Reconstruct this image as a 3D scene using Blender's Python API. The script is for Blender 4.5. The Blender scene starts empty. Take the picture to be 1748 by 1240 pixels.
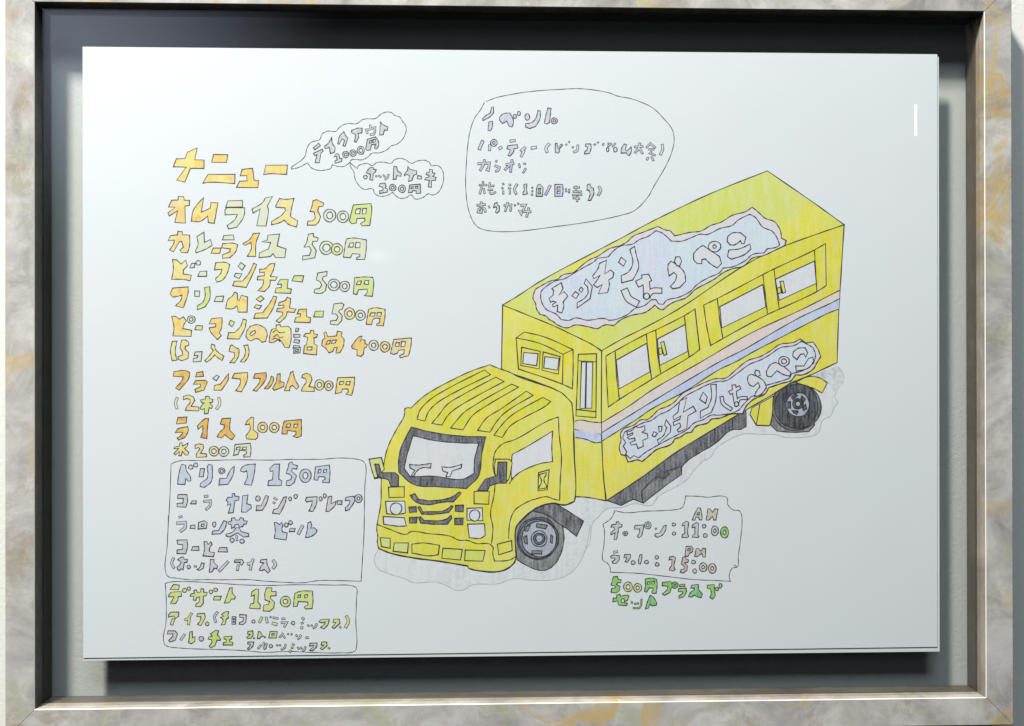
import bpy, math, random
from mathutils import Vector, Matrix
from mathutils.geometry import tessellate_polygon
random.seed(7)
scene = bpy.context.scene
col = scene.collection

# ---------------------------------------------------------------- camera
CAM = Vector((-0.01803, -0.006575, 0.501874))
ROT = (0.0025278, -0.0323589, -0.0016192)
FPX = 1700.0                      # focal length in pixels of a 1748 px wide picture
cd = bpy.data.cameras.new("camera"); cam = bpy.data.objects.new("camera", cd); col.objects.link(cam)
cam.location = CAM; cam.rotation_euler = ROT
cd.sensor_width = 36.0; cd.lens = FPX / 1748.0 * 36.0
cd.clip_start = 0.01; cd.clip_end = 50.0
scene.camera = cam

# ---------------------------------------------------------------- light
w = bpy.data.worlds.new("World"); scene.world = w; w.use_nodes = True
w.node_tree.nodes["Background"].inputs[0].default_value = (0.80, 0.88, 1.0, 1)
w.node_tree.nodes["Background"].inputs[1].default_value = 0.02
def area(name, loc, target, sx, sy, watts, color, soft=False):
    l = bpy.data.lights.new(name, 'AREA'); l.shape = 'RECTANGLE'; l.size = sx; l.size_y = sy
    l.energy = watts; l.color = color
    o = bpy.data.objects.new(name, l); col.objects.link(o); o.location = loc
    if target:
        d = Vector(target) - Vector(loc); o.rotation_euler = (math.atan2(d.y, -d.z), 0, 0)
    if soft:                       # a curtained window: its glow fades towards the edges
        l.use_nodes = True; nt = l.node_tree; em = nt.nodes['Emission']
        g = nt.nodes.new('ShaderNodeNewGeometry')
        vm = nt.nodes.new('ShaderNodeVectorMath'); vm.operation = 'DISTANCE'
        sep = nt.nodes.new('ShaderNodeVectorMath'); sep.operation = 'MULTIPLY'; sep.inputs[1].default_value = (1, 1, 0)
        nt.links.new(g.outputs['Parametric'], sep.inputs[0]); nt.links.new(sep.outputs[0], vm.inputs[0])
        vm.inputs[1].default_value = (0.5, 0.5, 0)
        mr = nt.nodes.new('ShaderNodeMapRange'); mr.interpolation_type = 'SMOOTHSTEP'
        nt.links.new(vm.outputs['Value'], mr.inputs['Value'])
        mr.inputs['From Min'].default_value = 0.0; mr.inputs['From Max'].default_value = 0.5
        mr.inputs['To Min'].default_value = 1.0; mr.inputs['To Max'].default_value = 0.0
        nt.links.new(mr.outputs[0], em.inputs['Strength'])
    return o
area("ceiling_tube", (-0.63, 1.52, 0.90), (-0.63, 0.0, 0.0), 0.22, 0.20, 72.0, (0.985, 0.975, 0.95))
area("window_light", (-0.88, 0.73, 1.50), None, 1.20, 1.05, 6.5, (0.70, 0.78, 1.0), True)
area("upper_fill", (-0.05, 1.95, 1.55), (-0.05, 0.0, 0.0), 1.1, 0.5, 28.0, (0.72, 0.86, 1.0))  # bluish fill lamp added overhead to brighten the sheet
area("far_bulb", (-0.27, 0.265, 2.00), None, 0.10, 0.055, 0.016, (1.0, 0.98, 0.95), True)
area("small_tube", (1.08, 0.61, 2.00), None, 0.0070, 0.078, 0.012, (0.95, 0.97, 1.0))
scene.view_settings.view_transform = 'Standard'
scene.view_settings.look = 'None'
scene.view_settings.exposure = 0.0
scene.view_settings.gamma = 1.0
scene.cycles.max_bounces = 8
scene.cycles.diffuse_bounces = 0
scene.cycles.transparent_max_bounces = 16

# ---------------------------------------------------------------- material helpers
def newmat(name):
    m = bpy.data.materials.new(name); m.use_nodes = True
    nt = m.node_tree; b = nt.nodes["Principled BSDF"]
    return m, nt, b
def node(nt, t, **kw):
    n = nt.nodes.new(t)
    for k, v in kw.items():
        if k.startswith('i_'): n.inputs[k[2:].replace('_', ' ')].default_value = v
        else: setattr(n, k, v)
    return n
def coords(nt, scale=(1, 1, 1), rot=(0, 0, 0), loc=(0, 0, 0)):
    tc = node(nt, 'ShaderNodeTexCoord'); mp = node(nt, 'ShaderNodeMapping')
    mp.inputs['Scale'].default_value = scale; mp.inputs['Rotation'].default_value = rot
    mp.inputs['Location'].default_value = loc
    nt.links.new(tc.outputs['Object'], mp.inputs['Vector'])
    return mp.outputs['Vector']
def noise(nt, vec, scale, detail=3, rough=0.55, dist=0.0):
    n = node(nt, 'ShaderNodeTexNoise'); n.inputs['Scale'].default_value = scale
    n.inputs['Detail'].default_value = detail; n.inputs['Roughness'].default_value = rough
    n.inputs['Distortion'].default_value = dist
    nt.links.new(vec, n.inputs['Vector']); return n.outputs['Fac']
def ramp(nt, fac, stops):
    r = node(nt, 'ShaderNodeValToRGB'); cr = r.color_ramp
    while len(cr.elements) < len(stops): cr.elements.new(0.5)
    for e, (p, c) in zip(cr.elements, stops):
        e.position = p; e.color = (c if len(c) == 4 else (*c, 1))
    nt.links.new(fac, r.inputs['Fac']); return r.outputs['Color']
def mix(nt, fac, a, b, mode='MIX'):
    m = node(nt, 'ShaderNodeMix', data_type='RGBA', blend_type=mode)
    for sock, v in ((m.inputs['Factor'], fac), (m.inputs['A'], a), (m.inputs['B'], b)):
        if hasattr(v, 'node'): nt.links.new(v, sock)
        elif isinstance(v, (int, float)): sock.default_value = v
        else: sock.default_value = (*v[:3], 1)
    return m.outputs['Result']
def bump(nt, b, h, strength, dist):
    bp = node(nt, 'ShaderNodeBump'); bp.inputs['Strength'].default_value = strength
    bp.inputs['Distance'].default_value = dist
    nt.links.new(h, bp.inputs['Height']); nt.links.new(bp.outputs['Normal'], b.inputs['Normal'])

PAPER = (0.86, 0.87, 0.87)
# pencil: two pigment tones, a third accent, how densely the pencil covers the paper
def pencil(name, a, b_, c, lo=0.75, hi=1.0, patch=55, grain=1500, ang=0.6):
    m, nt, b = newmat(name)
    v = coords(nt)
    big = noise(nt, v, patch, 2, 0.5)
    big2 = noise(nt, coords(nt, loc=(3, 1, 2)), patch * 1.7, 2, 0.5)
    pig = mix(nt, ramp(nt, big, [(0.40, (0, 0, 0)), (0.60, (1, 1, 1))]), a, b_)
    pig = mix(nt, ramp(nt, big2, [(0.56, (0, 0, 0)), (0.70, (1, 1, 1))]), pig, c)
    st = noise(nt, coords(nt, scale=(1, 0.12, 1), rot=(0, 0, ang)), grain, 3, 0.6)
    gr = noise(nt, v, grain * 1.5, 2, 0.6)
    f1 = ramp(nt, st, [(0.30, (lo,) * 3), (0.62, (hi,) * 3)])
    f2 = ramp(nt, gr, [(0.30, (lo + 0.1,) * 3), (0.60, (1,) * 3)])
    f = mix(nt, 1.0, f1, f2, 'MULTIPLY')
    nt.links.new(mix(nt, f, PAPER, pig), b.inputs['Base Color'])
    b.inputs['Roughness'].default_value = 0.75; b.inputs['Specular IOR Level'].default_value = 0.2
    return m
MATS = {
 'g': pencil('gold_pencil', (.95, .60, .03), (.94, .74, .10), (.95, .42, .02), .62, 1, 130),
 'o': pencil('orange_pencil', (.84, .40, .02), (.86, .62, .05), (.80, .24, .02), .75, 1, 150),
 'm': pencil('yellow_orange_pencil', (.90, .80, .20), (.95, .60, .08), (.90, .60, .30), .66, .96, 130),
 'y': pencil('pale_yellow_pencil', (.76, .77, .46), (.72, .76, .52), (.80, .74, .36), .60, .95, 110),
 'l': pencil('lime_yellow_pencil', (.72, .74, .14), (.68, .76, .16), (.82, .72, .12), .65, .97, 110),
 'L': pencil('green_yellow_pencil', (.62, .76, .06), (.56, .74, .10), (.74, .74, .10), .70, 1, 110),
 'n': pencil('green_pencil', (.14, .58, .04), (.30, .68, .08), (.45, .70, .12), .70, 1, 160),
 'N': pencil('deep_green_pencil', (.10, .52, .10), (.24, .66, .14), (.06, .36, .10), .62, 1, 160),
 'k': pencil('grey_pencil', (.42, .43, .45), (.50, .50, .52), (.34, .34, .38), .36, .82, 120),
 'v': pencil('violet_grey_pencil', (.50, .46, .62), (.58, .56, .62), (.42, .38, .58), .38, .85, 120),
 'V': pencil('violet_pencil', (.44, .36, .60), (.52, .48, .60), (.36, .28, .54), .5, .9, 120),
 'b': pencil('blue_grey_pencil', (.50, .56, .68), (.50, .52, .72), (.56, .60, .62), .5, .9, 110),
 't': pencil('tan_pencil', (.55, .48, .30), (.60, .55, .38), (.50, .40, .26), .5, .95, 120),
 'r': pencil('rose_pencil', (.68, .38, .36), (.62, .48, .42), (.74, .34, .34), .5, .95, 120),
 'Y': pencil('yellow_pencil', (.82, .73, .008), (.84, .79, .09), (.92, .77, .01), .76, 1, 30, 650, 0.9),
 'U': pencil('strong_yellow_pencil', (.80, .73, .01), (.76, .75, .02), (.91, .76, .012), .78, 1, 34, 650, 0.9),
 'Z': pencil('lemon_pencil', (.72, .76, .08), (.76, .77, .18), (.88, .78, .03), .76, 1, 16, 650, 0.9),
 'D': pencil('graphite', (.06, .06, .07), (.12, .115, .15), (.025, .025, .035), .74, 1, 110, 900),
 'G': pencil('light_graphite', (.15, .165, .15), (.10, .11, .10), (.24, .26, .26), .70, .97, 90, 900),
 'R': pencil('black_pencil', (.02, .022, .03), (.045, .05, .06), (.012, .012, .02), .82, 1, 90, 900),
 'c': pencil('steel_blue_pencil', (.34, .38, .46), (.42, .44, .52), (.28, .30, .40), .65, .95, 90),
 's': pencil('faint_grey_pencil', (.64, .64, .66), (.70, .70, .71), (.58, .58, .62), .10, .70, 40, 400, 1.3),
 'S': pencil('smudged_grey_pencil', (.40, .41, .42), (.55, .56, .56), (.34, .34, .36), .10, .85, 120, 500, 1.0),
 'W': pencil('window_pencil', (.70, .71, .74), (.76, .75, .78), (.68, .70, .72), .45, .85, 60, 500, 1.3),
 'K': pencil('pink_pencil', (.82, .56, .48), (.78, .60, .54), (.84, .60, .40), .42, .85, 45),
 'B': pencil('blue_pencil', (.44, .52, .84), (.48, .62, .84), (.42, .44, .80), .45, .85, 45),
 'q': pencil('sky_blue_pencil', (.60, .74, .84), (.66, .68, .86), (.64, .78, .82), .45, .9, 30, 700, 0.8),
 'Q': pencil('pale_pink_pencil', (.78, .66, .72), (.76, .70, .76), (.80, .68, .64), .55, .9, 60),
 'w': pencil('pale_lilac_pencil', (.72, .72, .78), (.74, .70, .74), (.72, .74, .80), .5, .85, 60),
}
MATS['p'] = None
INK, nt, b = newmat('pen_ink')
nt.links.new(ramp(nt, noise(nt, coords(nt), 900, 2), [(0.3, (.018, .018, .024)), (0.7, (.06, .06, .07))]), b.inputs['Base Color'])
b.inputs['Roughness'].default_value = 0.6
FAINT, nt, b = newmat('faint_pencil_line')
nt.links.new(ramp(nt, noise(nt, coords(nt), 900, 2), [(0.3, (.34, .34, .36)), (0.7, (.50, .50, .52))]), b.inputs['Base Color'])
b.inputs['Roughness'].default_value = 0.7

def mat_paper(name, tint):
    m, nt, b = newmat(name)
    v = coords(nt)
    c = mix(nt, noise(nt, v, 14, 3), tint, tuple(x * 0.97 for x in tint))
    c = mix(nt, ramp(nt, noise(nt, coords(nt, loc=(2, 5, 1)), 9, 3), [(0.48, (0,) * 3), (0.66, (0.6,) * 3)]), c, (tint[0] * 1.0, tint[1] * .965, tint[2] * .97))
    c = mix(nt, ramp(nt, noise(nt, coords(nt, loc=(7, 1, 3)), 11, 3), [(0.46, (0,) * 3), (0.66, (0.7,) * 3)]), c, (tint[0] * .95, tint[1] * .985, tint[2] * 1.0))
    nt.links.new(mix(nt, ramp(nt, noise(nt, v, 2600, 2), [(0.35, (0,) * 3), (0.65, (0.05,) * 3)]), c, (0.6, 0.6, 0.6)), b.inputs['Base Color'])
    b.inputs['Roughness'].default_value = 0.85; b.inputs['Specular IOR Level'].default_value = 0.2
    bump(nt, b, mix(nt, 0.9, noise(nt, v, 1800, 3), noise(nt, coords(nt, scale=(1.6, 1, 1)), 7, 2, 0.4)), 0.5, 0.0012)
    return m
def mat_wall():
    m, nt, b = newmat('plaster_paint')
    v = coords(nt)
    a = noise(nt, v, 420, 4, 0.6, 0.4); c = noise(nt, coords(nt, scale=(1, 2.2, 1)), 900, 3, 0.6)
    nt.links.new(mix(nt, a, (0.72, 0.70, 0.62), (0.82, 0.80, 0.72)), b.inputs['Base Color'])
    h = mix(nt, 0.4, a, c)
    bump(nt, b, mix(nt, ramp(nt, noise(nt, v, 12, 2), [(.35, (.45,) * 3), (.65, (1,) * 3)]), (.5, .5, .5), h), 0.42, 0.0010)
    b.inputs['Roughness'].default_value = 0.8
    return m
def mat_marble(name, dark=1.0, edge=False):
    m, nt, b = newmat(name)
    v = coords(nt)
    big = noise(nt, v, 34, 7, 0.68, 0.7)
    c = ramp(nt, big, [(0.28, (.26, .24, .22)), (0.40, (.41, .39, .36)), (0.50, (.54, .51, .46)), (0.60, (.66, .63, .58)), (0.72, (.78, .75, .69))])
    lil = noise(nt, coords(nt, loc=(5, 2, 1)), 40, 3, 0.6, 0.8)
    c = mix(nt, ramp(nt, lil, [(0.52, (0,) * 3), (0.72, (0.5,) * 3)]), c, (.52, .46, .50))
    grn = noise(nt, coords(nt, loc=(1, 7, 3)), 48, 3, 0.6, 0.8)
    c = mix(nt, ramp(nt, grn, [(0.54, (0,) * 3), (0.68, (0.7,) * 3)]), c, (.48, .49, .33))
    # ochre veins: thin bands where a distorted noise crosses its middle value
    vn = noise(nt, coords(nt, loc=(9, 3, 4)), 12, 4, 0.55, 0.9)
    vein = ramp(nt, vn, [(0.460, (0,) * 3), (0.494, (.75,) * 3), (0.506, (1,) * 3), (0.512, (0,) * 3)])
    gate = ramp(nt, noise(nt, coords(nt, loc=(2, 8, 8)), 11, 2), [(0.52, (0,) * 3), (0.60, (0.9,) * 3)])
    vf = mix(nt, 1.0, vein, gate, 'MULTIPLY')
    c = mix(nt, vf, c, (.66, .45, .15))
    c = mix(nt, ramp(nt, noise(nt, coords(nt, loc=(6, 6, 2)), 30, 6, 0.7, 0.5), [(0.55, (0,) * 3), (0.68, (0.75,) * 3)]), c, (.38, .30, .20))
    vn2 = noise(nt, coords(nt, loc=(4, 4, 9)), 16, 4, 0.6, 1.2)
    vein2 = ramp(nt, vn2, [(0.490, (0,) * 3), (0.5, (0.22,) * 3), (0.512, (0,) * 3)])
    c = mix(nt, vein2, c, (.80, .78, .74))
    sp = noise(nt, v, 1500, 2, 0.7)
    c = mix(nt, ramp(nt, sp, [(0.3, (0.25,) * 3), (0.6, (0,) * 3)]), c, (.34, .32, .30))
    c = mix(nt, 1.0, c, (.87, .865, .85), 'MULTIPLY')
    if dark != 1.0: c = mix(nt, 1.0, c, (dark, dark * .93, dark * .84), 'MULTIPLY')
    nt.links.new(c, b.inputs['Base Color'])
    b.inputs['Roughness'].default_value = 0.38
    bump(nt, b, noise(nt, v, 700, 3), 0.10, 0.0003)
    return m

# ---------------------------------------------------------------- mesh helpers
def link(name, verts, faces, mats, parent=None, fm=None, smooth=False):
    me = bpy.data.meshes.new(name); me.from_pydata(verts, [], faces)
    for m in mats: me.materials.append(m)
    if fm: me.polygons.foreach_set('material_index', fm)
    if smooth: me.polygons.foreach_set('use_smooth', [True] * len(me.polygons))
    me.update()
    o = bpy.data.objects.new(name, me); col.objects.link(o); o.parent = parent
    return o
def tag(o, label, cat=None, kind=None):
    if label: o['label'] = label
    if cat: o['category'] = cat
    if kind: o['kind'] = kind
def boxmesh(x0, x1, y0, y1, z0, z1):
    v = [(x, y, z) for z in (z0, z1) for y in (y0, y1) for x in (x0, x1)]
    f = [(0, 2, 3, 1), (4, 5, 7, 6), (0, 1, 5, 4), (2, 6, 7, 3), (0, 4, 6, 2), (1, 3, 7, 5)]
    return v, f
R = Matrix.Rotation(ROT[2], 3, 'Z') @ Matrix.Rotation(ROT[1], 3, 'Y') @ Matrix.Rotation(ROT[0], 3, 'X')
def at(px, py, z):                       # where the photograph's pixel meets the sheet's plane
    d = R @ Vector(((px - 874) / FPX, -(py - 620) / FPX, -1)); t = (z - CAM.z) / d.z
    p = CAM + t * d
    return p.x, p.y

# ---------------------------------------------------------------- wall
o = link('wall', [(-1.6, -1.4, 0), (1.6, -1.4, 0), (1.6, 1.4, 0), (-1.6, 1.4, 0)], [(0, 1, 2, 3)], [mat_wall()])
tag(o, 'off-white plastered wall behind the framed drawing', None, 'structure')

# ---------------------------------------------------------------- picture frame
frame = bpy.data.objects.new('picture_frame', None); col.objects.link(frame)
tag(frame, 'grey marbled picture frame with ochre veins hanging on the wall', 'picture frame')
XI0, XI1, YI0, YI1 = -0.2302, 0.2303, -0.1700, 0.1672
FW = 0.0140; ZF = 0.0200
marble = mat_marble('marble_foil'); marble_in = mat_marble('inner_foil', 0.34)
marble_lip = mat_marble('lip_foil', 1.05)
EDGE, nt, b = newmat('foil_edge_highlight'); b.inputs['Base Color'].default_value = (.86, .84, .78, 1); b.inputs['Roughness'].default_value = 0.4  # pale chamfer: the highlight along the inner edge is painted in its colour
GROOVE, nt, b = newmat('groove'); b.inputs['Base Color'].default_value = (.10, .06, .03, 1)
# profile (inset from inner opening outward, height); material of the face that follows
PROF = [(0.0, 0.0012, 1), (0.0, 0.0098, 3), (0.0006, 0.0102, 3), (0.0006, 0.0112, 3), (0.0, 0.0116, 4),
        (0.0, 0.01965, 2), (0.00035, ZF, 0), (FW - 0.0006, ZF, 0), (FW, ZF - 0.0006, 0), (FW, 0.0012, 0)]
def side(c0, c1, n):
    """c0, c1: inner corners; n: outward diagonal signs at the two corners, mitred."""
    vs, fs, fm = [], [], []
    g = 0.00012                                             # hairline mitre gap
    for (c, s, e) in ((c0, n[0], 1), (c1, n[1], -1)):
        t = Vector((c1[0] - c0[0], c1[1] - c0[1])).normalized() * e * g
        for (off, h, _) in PROF: vs.append((c[0] + s[0] * off + t.x, c[1] + s[1] * off + t.y, h))
    k = len(PROF)
    for i in range(k):
        j = (i + 1) % k
        fs.append((i, j, k + j, k + i)); fm.append(PROF[i][2])
    fs.append(tuple(range(k))); fm.append(3); fs.append(tuple(range(2 * k - 1, k - 1, -1))); fm.append(3)
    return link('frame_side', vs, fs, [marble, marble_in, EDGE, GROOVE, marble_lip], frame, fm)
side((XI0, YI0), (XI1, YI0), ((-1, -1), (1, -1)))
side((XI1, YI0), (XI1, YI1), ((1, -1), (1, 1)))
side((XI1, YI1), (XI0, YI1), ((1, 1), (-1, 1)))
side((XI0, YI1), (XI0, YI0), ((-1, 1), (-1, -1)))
# clear acrylic panes either side of the sheet
ACR, nt, b = newmat('clear_acrylic')
tr = node(nt, 'ShaderNodeBsdfTransparent'); gl = node(nt, 'ShaderNodeBsdfGlossy')
tr.inputs[0].default_value = (.985, .99, .988, 1); gl.inputs['Roughness'].default_value = 0.012
lw = node(nt, 'ShaderNodeLayerWeight'); lw.inputs['Blend'].default_value = 0.5
pw = node(nt, 'ShaderNodeMath', operation='POWER'); nt.links.new(lw.outputs['Facing'], pw.inputs[0]); pw.inputs[1].default_value = 5
ma = node(nt, 'ShaderNodeMath', operation='MULTIPLY_ADD'); nt.links.new(pw.outputs[0], ma.inputs[0]); ma.inputs[1].default_value = 0.96; ma.inputs[2].default_value = 0.04
ms = node(nt, 'ShaderNodeMixShader'); nt.links.new(ma.outputs[0], ms.inputs[0]); nt.links.new(tr.outputs[0], ms.inputs[1]); nt.links.new(gl.outputs[0], ms.inputs[2])
nt.links.new(ms.outputs[0], nt.nodes['Material Output'].inputs['Surface'])
e = 0.0001
for z0, z1 in ((0.0142, 0.0154), (0.0104, 0.0116)):
    v, f = boxmesh(XI0 + e, XI1 - e, YI0 + e, YI1 - e, z0, z1)
    link('clear_pane', v, f, [ACR], frame)

# ---------------------------------------------------------------- the two sheets
def sheet(name, corners, z, th, mat, under=None):
    p = [at(x, y, z) for x, y in corners]
    n = 24; vs = []; fs = []
    for zz in (z, z - th):
        for j in range(n + 1):
            for i in range(n + 1):
                u, v = i / n, j / n
                vs.append((*[(p[0][k] * (1 - u) + p[1][k] * u) * (1 - v) + (p[3][k] * (1 - u) + p[2][k] * u) * v for k in (0, 1)], zz))
    m = (n + 1) ** 2
    for j in range(n):
        for i in range(n):
            a = j * (n + 1) + i
            fs.append((a, a + n + 1, a + n + 2, a + 1)); fs.append((m + a, m + a + 1, m + a + n + 2, m + a + n + 1))
    for i in range(n):
        a = i; fs.append((a, a + 1, m + a + 1, m + a)); a = n * (n + 1) + i; fs.append((a + 1, a, m + a, m + a + 1))
        a = i * (n + 1); fs.append((a + n + 1, a, m + a, m + a + n + 1)); a += n; fs.append((a, a + n + 1, m + a + n + 1, m + a))
    fm = [0] * len(fs)
    if under: fm[1:2 * n * n:2] = [1] * (n * n)
    return link(name, vs, fs, [mat, under or mat], None, fm)
ZP = 0.0130
REVERSE, nt, b = newmat('dark_unseen_reverse'); b.inputs['Base Color'].default_value = (.12, .11, .10, 1); b.inputs['Roughness'].default_value = 0.9  # unseen reverse, made dark to deepen the shadows in the recess
back = sheet('backing_sheet', [(143, 84), (1602.5, 97), (1604, 1112.5), (142, 1128)], ZP - 0.0004, 0.0003, mat_paper('backing_paper', (.84, .85, .84)), REVERSE)
tag(back, 'plain white backing sheet showing a sliver below the drawing', 'paper')
draw = sheet('drawing_sheet', [(141, 80), (1600, 93), (1600, 1104.5), (142, 1123.5)], ZP, 0.0002, mat_paper('drawing_paper', PAPER))
tag(draw, 'white sheet with hand lettered Japanese menu and yellow kitchen truck drawn in pencil', 'drawing')

# ---------------------------------------------------------------- pen and pencil work on the sheet
def smooth(pts, closed, corner=38):
    """Round gentle bends, keep sharp corners."""
    n = len(pts)
    if n < 3: return pts
    P = [Vector(p) for p in pts]; T = []; C = []
    for i in range(n):
        if not closed and i in (0, n - 1): T.append(None); C.append(True); continue
        a = P[i] - P[i - 1]; b_ = P[(i + 1) % n] - P[i]
        if a.length < 1e-6 or b_.length < 1e-6: T.append(None); C.append(True); continue
        C.append(math.degrees(a.angle(b_)) > corner)
        T.append((a.normalized() + b_.normalized()).normalized() if a.normalized().dot(b_.normalized()) > -0.99 else None)
    out = []
    for i in range(n if closed else n - 1):
        j = (i + 1) % n; d = P[j] - P[i]; L = d.length
        if L < 1e-6: continue
        ti = d.normalized() if C[i] else T[i]; tj = d.normalized() if C[j] else T[j]
        if C[i] and C[j]: k = 1
        else: k = max(2, min(6, int(L / 1.8)))
        for s in range(k):
            t = s / k
            out.append(P[i] * (2*t**3 - 3*t*t + 1) + ti * L * (t**3 - 2*t*t + t) + P[j] * (-2*t**3 + 3*t*t) + tj * L * (t**3 - t*t))
    if not closed: out.append(P[-1])
    return [(p.x, p.y) for p in out]
class Art:
    def __init__(s): s.v = []; s.f = []; s.fm = []; s.mats = []; s.z = ZP + 0.00002
    def mi(s, m):
        if m not in s.mats: s.mats.append(m)
        return s.mats.index(m)
    def up(s): s.z += STEP
    def fill(s, loops, mat, z=None):
        z = s.z if z is None else z
        tri = tessellate_polygon([[Vector((x, -y, 0)) for x, y in l] for l in loops])
        flat = [p for l in loops for p in l]; b0 = len(s.v)
        s.v += [(*at(x, y, z), z) for x, y in flat]
        for t in tri:
            a, b_, c = [Vector((flat[i][0], -flat[i][1])) for i in t]
            cr = (b_ - a).cross(c - a)
            if abs(cr) < 1e-9: continue
            s.f.append([b0 + i for i in (t if cr > 0 else t[::-1])]); s.fm.append(s.mi(mat))
    def ribbon(s, pts, hw, mat, closed=False, z=None, cap=0.0):
        z = s.z if z is None else z
        Q = [pts[0]]
        for p in pts[1:]:
            if abs(p[0] - Q[-1][0]) + abs(p[1] - Q[-1][1]) > 0.05: Q.append(p)
        if closed and len(Q) > 2 and abs(Q[0][0] - Q[-1][0]) + abs(Q[0][1] - Q[-1][1]) < 0.05: Q.pop()
        n = len(Q)
        if n < 2: return
        P = [Vector(p) for p in Q]
        if cap and not closed:
            P[0] = P[0] - (P[1] - P[0]).normalized() * cap; P[-1] = P[-1] + (P[-1] - P[-2]).normalized() * cap
        b0 = len(s.v); ph = random.random() * 9
        for i in range(n):
            a = (P[i] - P[i - 1]).normalized() if (closed or i > 0) else None
            c = (P[(i + 1) % n] - P[i]).normalized() if (closed or i < n - 1) else None
            if a is None: a = c
            if c is None: c = a
            t = a + c
            t = t.normalized() if t.length > 0.2 else a
            nrm = Vector((-t.y, t.x)); k = 1 / max(0.55, nrm.dot(Vector((-a.y, a.x))))
            w_ = hw * (1 if cap else (0.92 + 0.22 * math.sin(ph + i * 1.3))) * k
            for sg in (1, -1):
                q = P[i] + nrm * w_ * sg; s.v.append((*at(q.x, q.y, z), z))
        for i in range(n if closed else n - 1):
            j = (i + 1) % n
            s.f.append([b0 + 2*i, b0 + 2*i + 1, b0 + 2*j + 1, b0 + 2*j]); s.fm.append(s.mi(mat))
    lw = 0.82
    def link(s, name, parent): return link(name, s.v, s.f, s.mats, parent, s.fm)
STEP = 0.0000006
LW = 0.74
def ell(cx, cy, rx, ry, k=20, wob=0.03):
    ph = random.random() * 6
    return [(cx + rx * (1 + wob * math.sin(2 * a + ph)) * math.cos(a), cy + ry * (1 + wob * math.sin(3 * a + ph)) * math.sin(a)) for a in [2 * math.pi * i / k for i in range(k)]]
PART_LABELS = {}
def build_art(text):
    art = None; root = None; name = None; parent = draw; ox = oy = 0; sc = 1; colr = None; counts = {}
    def flush():
        nonlocal root, art
        if art is None or name is None: return
        if art.v:
            o = art.link(name, parent)
            if parent is draw: root = o
            return o
    for ln in text.strip().splitlines():
        h, _, rest = ln.partition(' ')
        if ln[0] == '#':
            flush(); art = Art(); name = ln[1:]; parent = draw; root = None
            if 'truck' in name: art.lw = 0.95
        elif ln[0] == '>':
            z = art.z
            if parent is draw: flush()
            else: flush()
            lw_ = art.lw; art = Art(); art.z = z; art.lw = lw_; name = ln[1:]; parent = root
        elif h == 'B':
            q = rest.split(); ox, oy = float(q[0]), float(q[1]); sc = float(q[2]) if len(q) > 2 else 350 / 1748
        elif h == 'C': colr = rest
        else:
            def pts(s_): return [(ox + float(a) * sc, oy + float(b_) * sc) for a, b_ in (p.split(',') for p in s_.split())]
            m = MATS.get(colr)
            if h == 'P' or h == 'F':
                mm = m
                if h == 'F':
                    c_, _, rest = rest.partition(' ')
                    if c_ in 'UOZY' : continue
                    mm = MATS['S' if c_ == 'g' else c_]
                loops = [smooth(pts(x), True) for x in rest.split('/')]
                if mm: art.fill(loops, mm)
                art.up()
                if h == 'P':
                    for l in loops: art.ribbon(l, art.lw, INK, True)
                    art.up()
            elif h in ('O', 'E'):
                q = [float(x) for x in rest.split(',')]
                loops = [ell(ox + q[0] * sc, oy + q[1] * sc, q[2] * sc, q[3] * sc, 28 if q[2] > 60 else 16)]
                if h == 'O' and q[2] * sc > 4.3: loops.append(ell(ox + q[0] * sc, oy + q[1] * sc, q[4] * sc, q[5] * sc, 12))
                art.fill(loops, m); art.up()
                for l in loops: art.ribbon(l, art.lw, INK, True)
                art.up()
            elif h == 'S':
                r_, _, rest = rest.partition(' '); r_ = float(r_) * sc
                l = smooth(pts(rest), False, 80)
                r_ = max(r_, 1.75); inner = r_ - (1.0 if r_ < 3 else 1.25 if art.lw < 0.9 else 1.8)
                art.ribbon(l, r_, INK, False, None, r_ * 0.45)
                art.ribbon(l, inner, m, False, art.z + 0.00003, r_ * 0.45 - (r_ - inner))
                art.up()
            elif h == 'Z': art.z += 0.000035
            elif h in ('L', 'N'):
                art.ribbon(smooth(pts(rest), False, 60 if h == 'L' else 75), art.lw if h == 'L' else 0.66, INK); art.up()
            elif h == 'f':
                art.ribbon(smooth(pts(rest), False, 80), 0.5, FAINT); art.up()
    flush()
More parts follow.
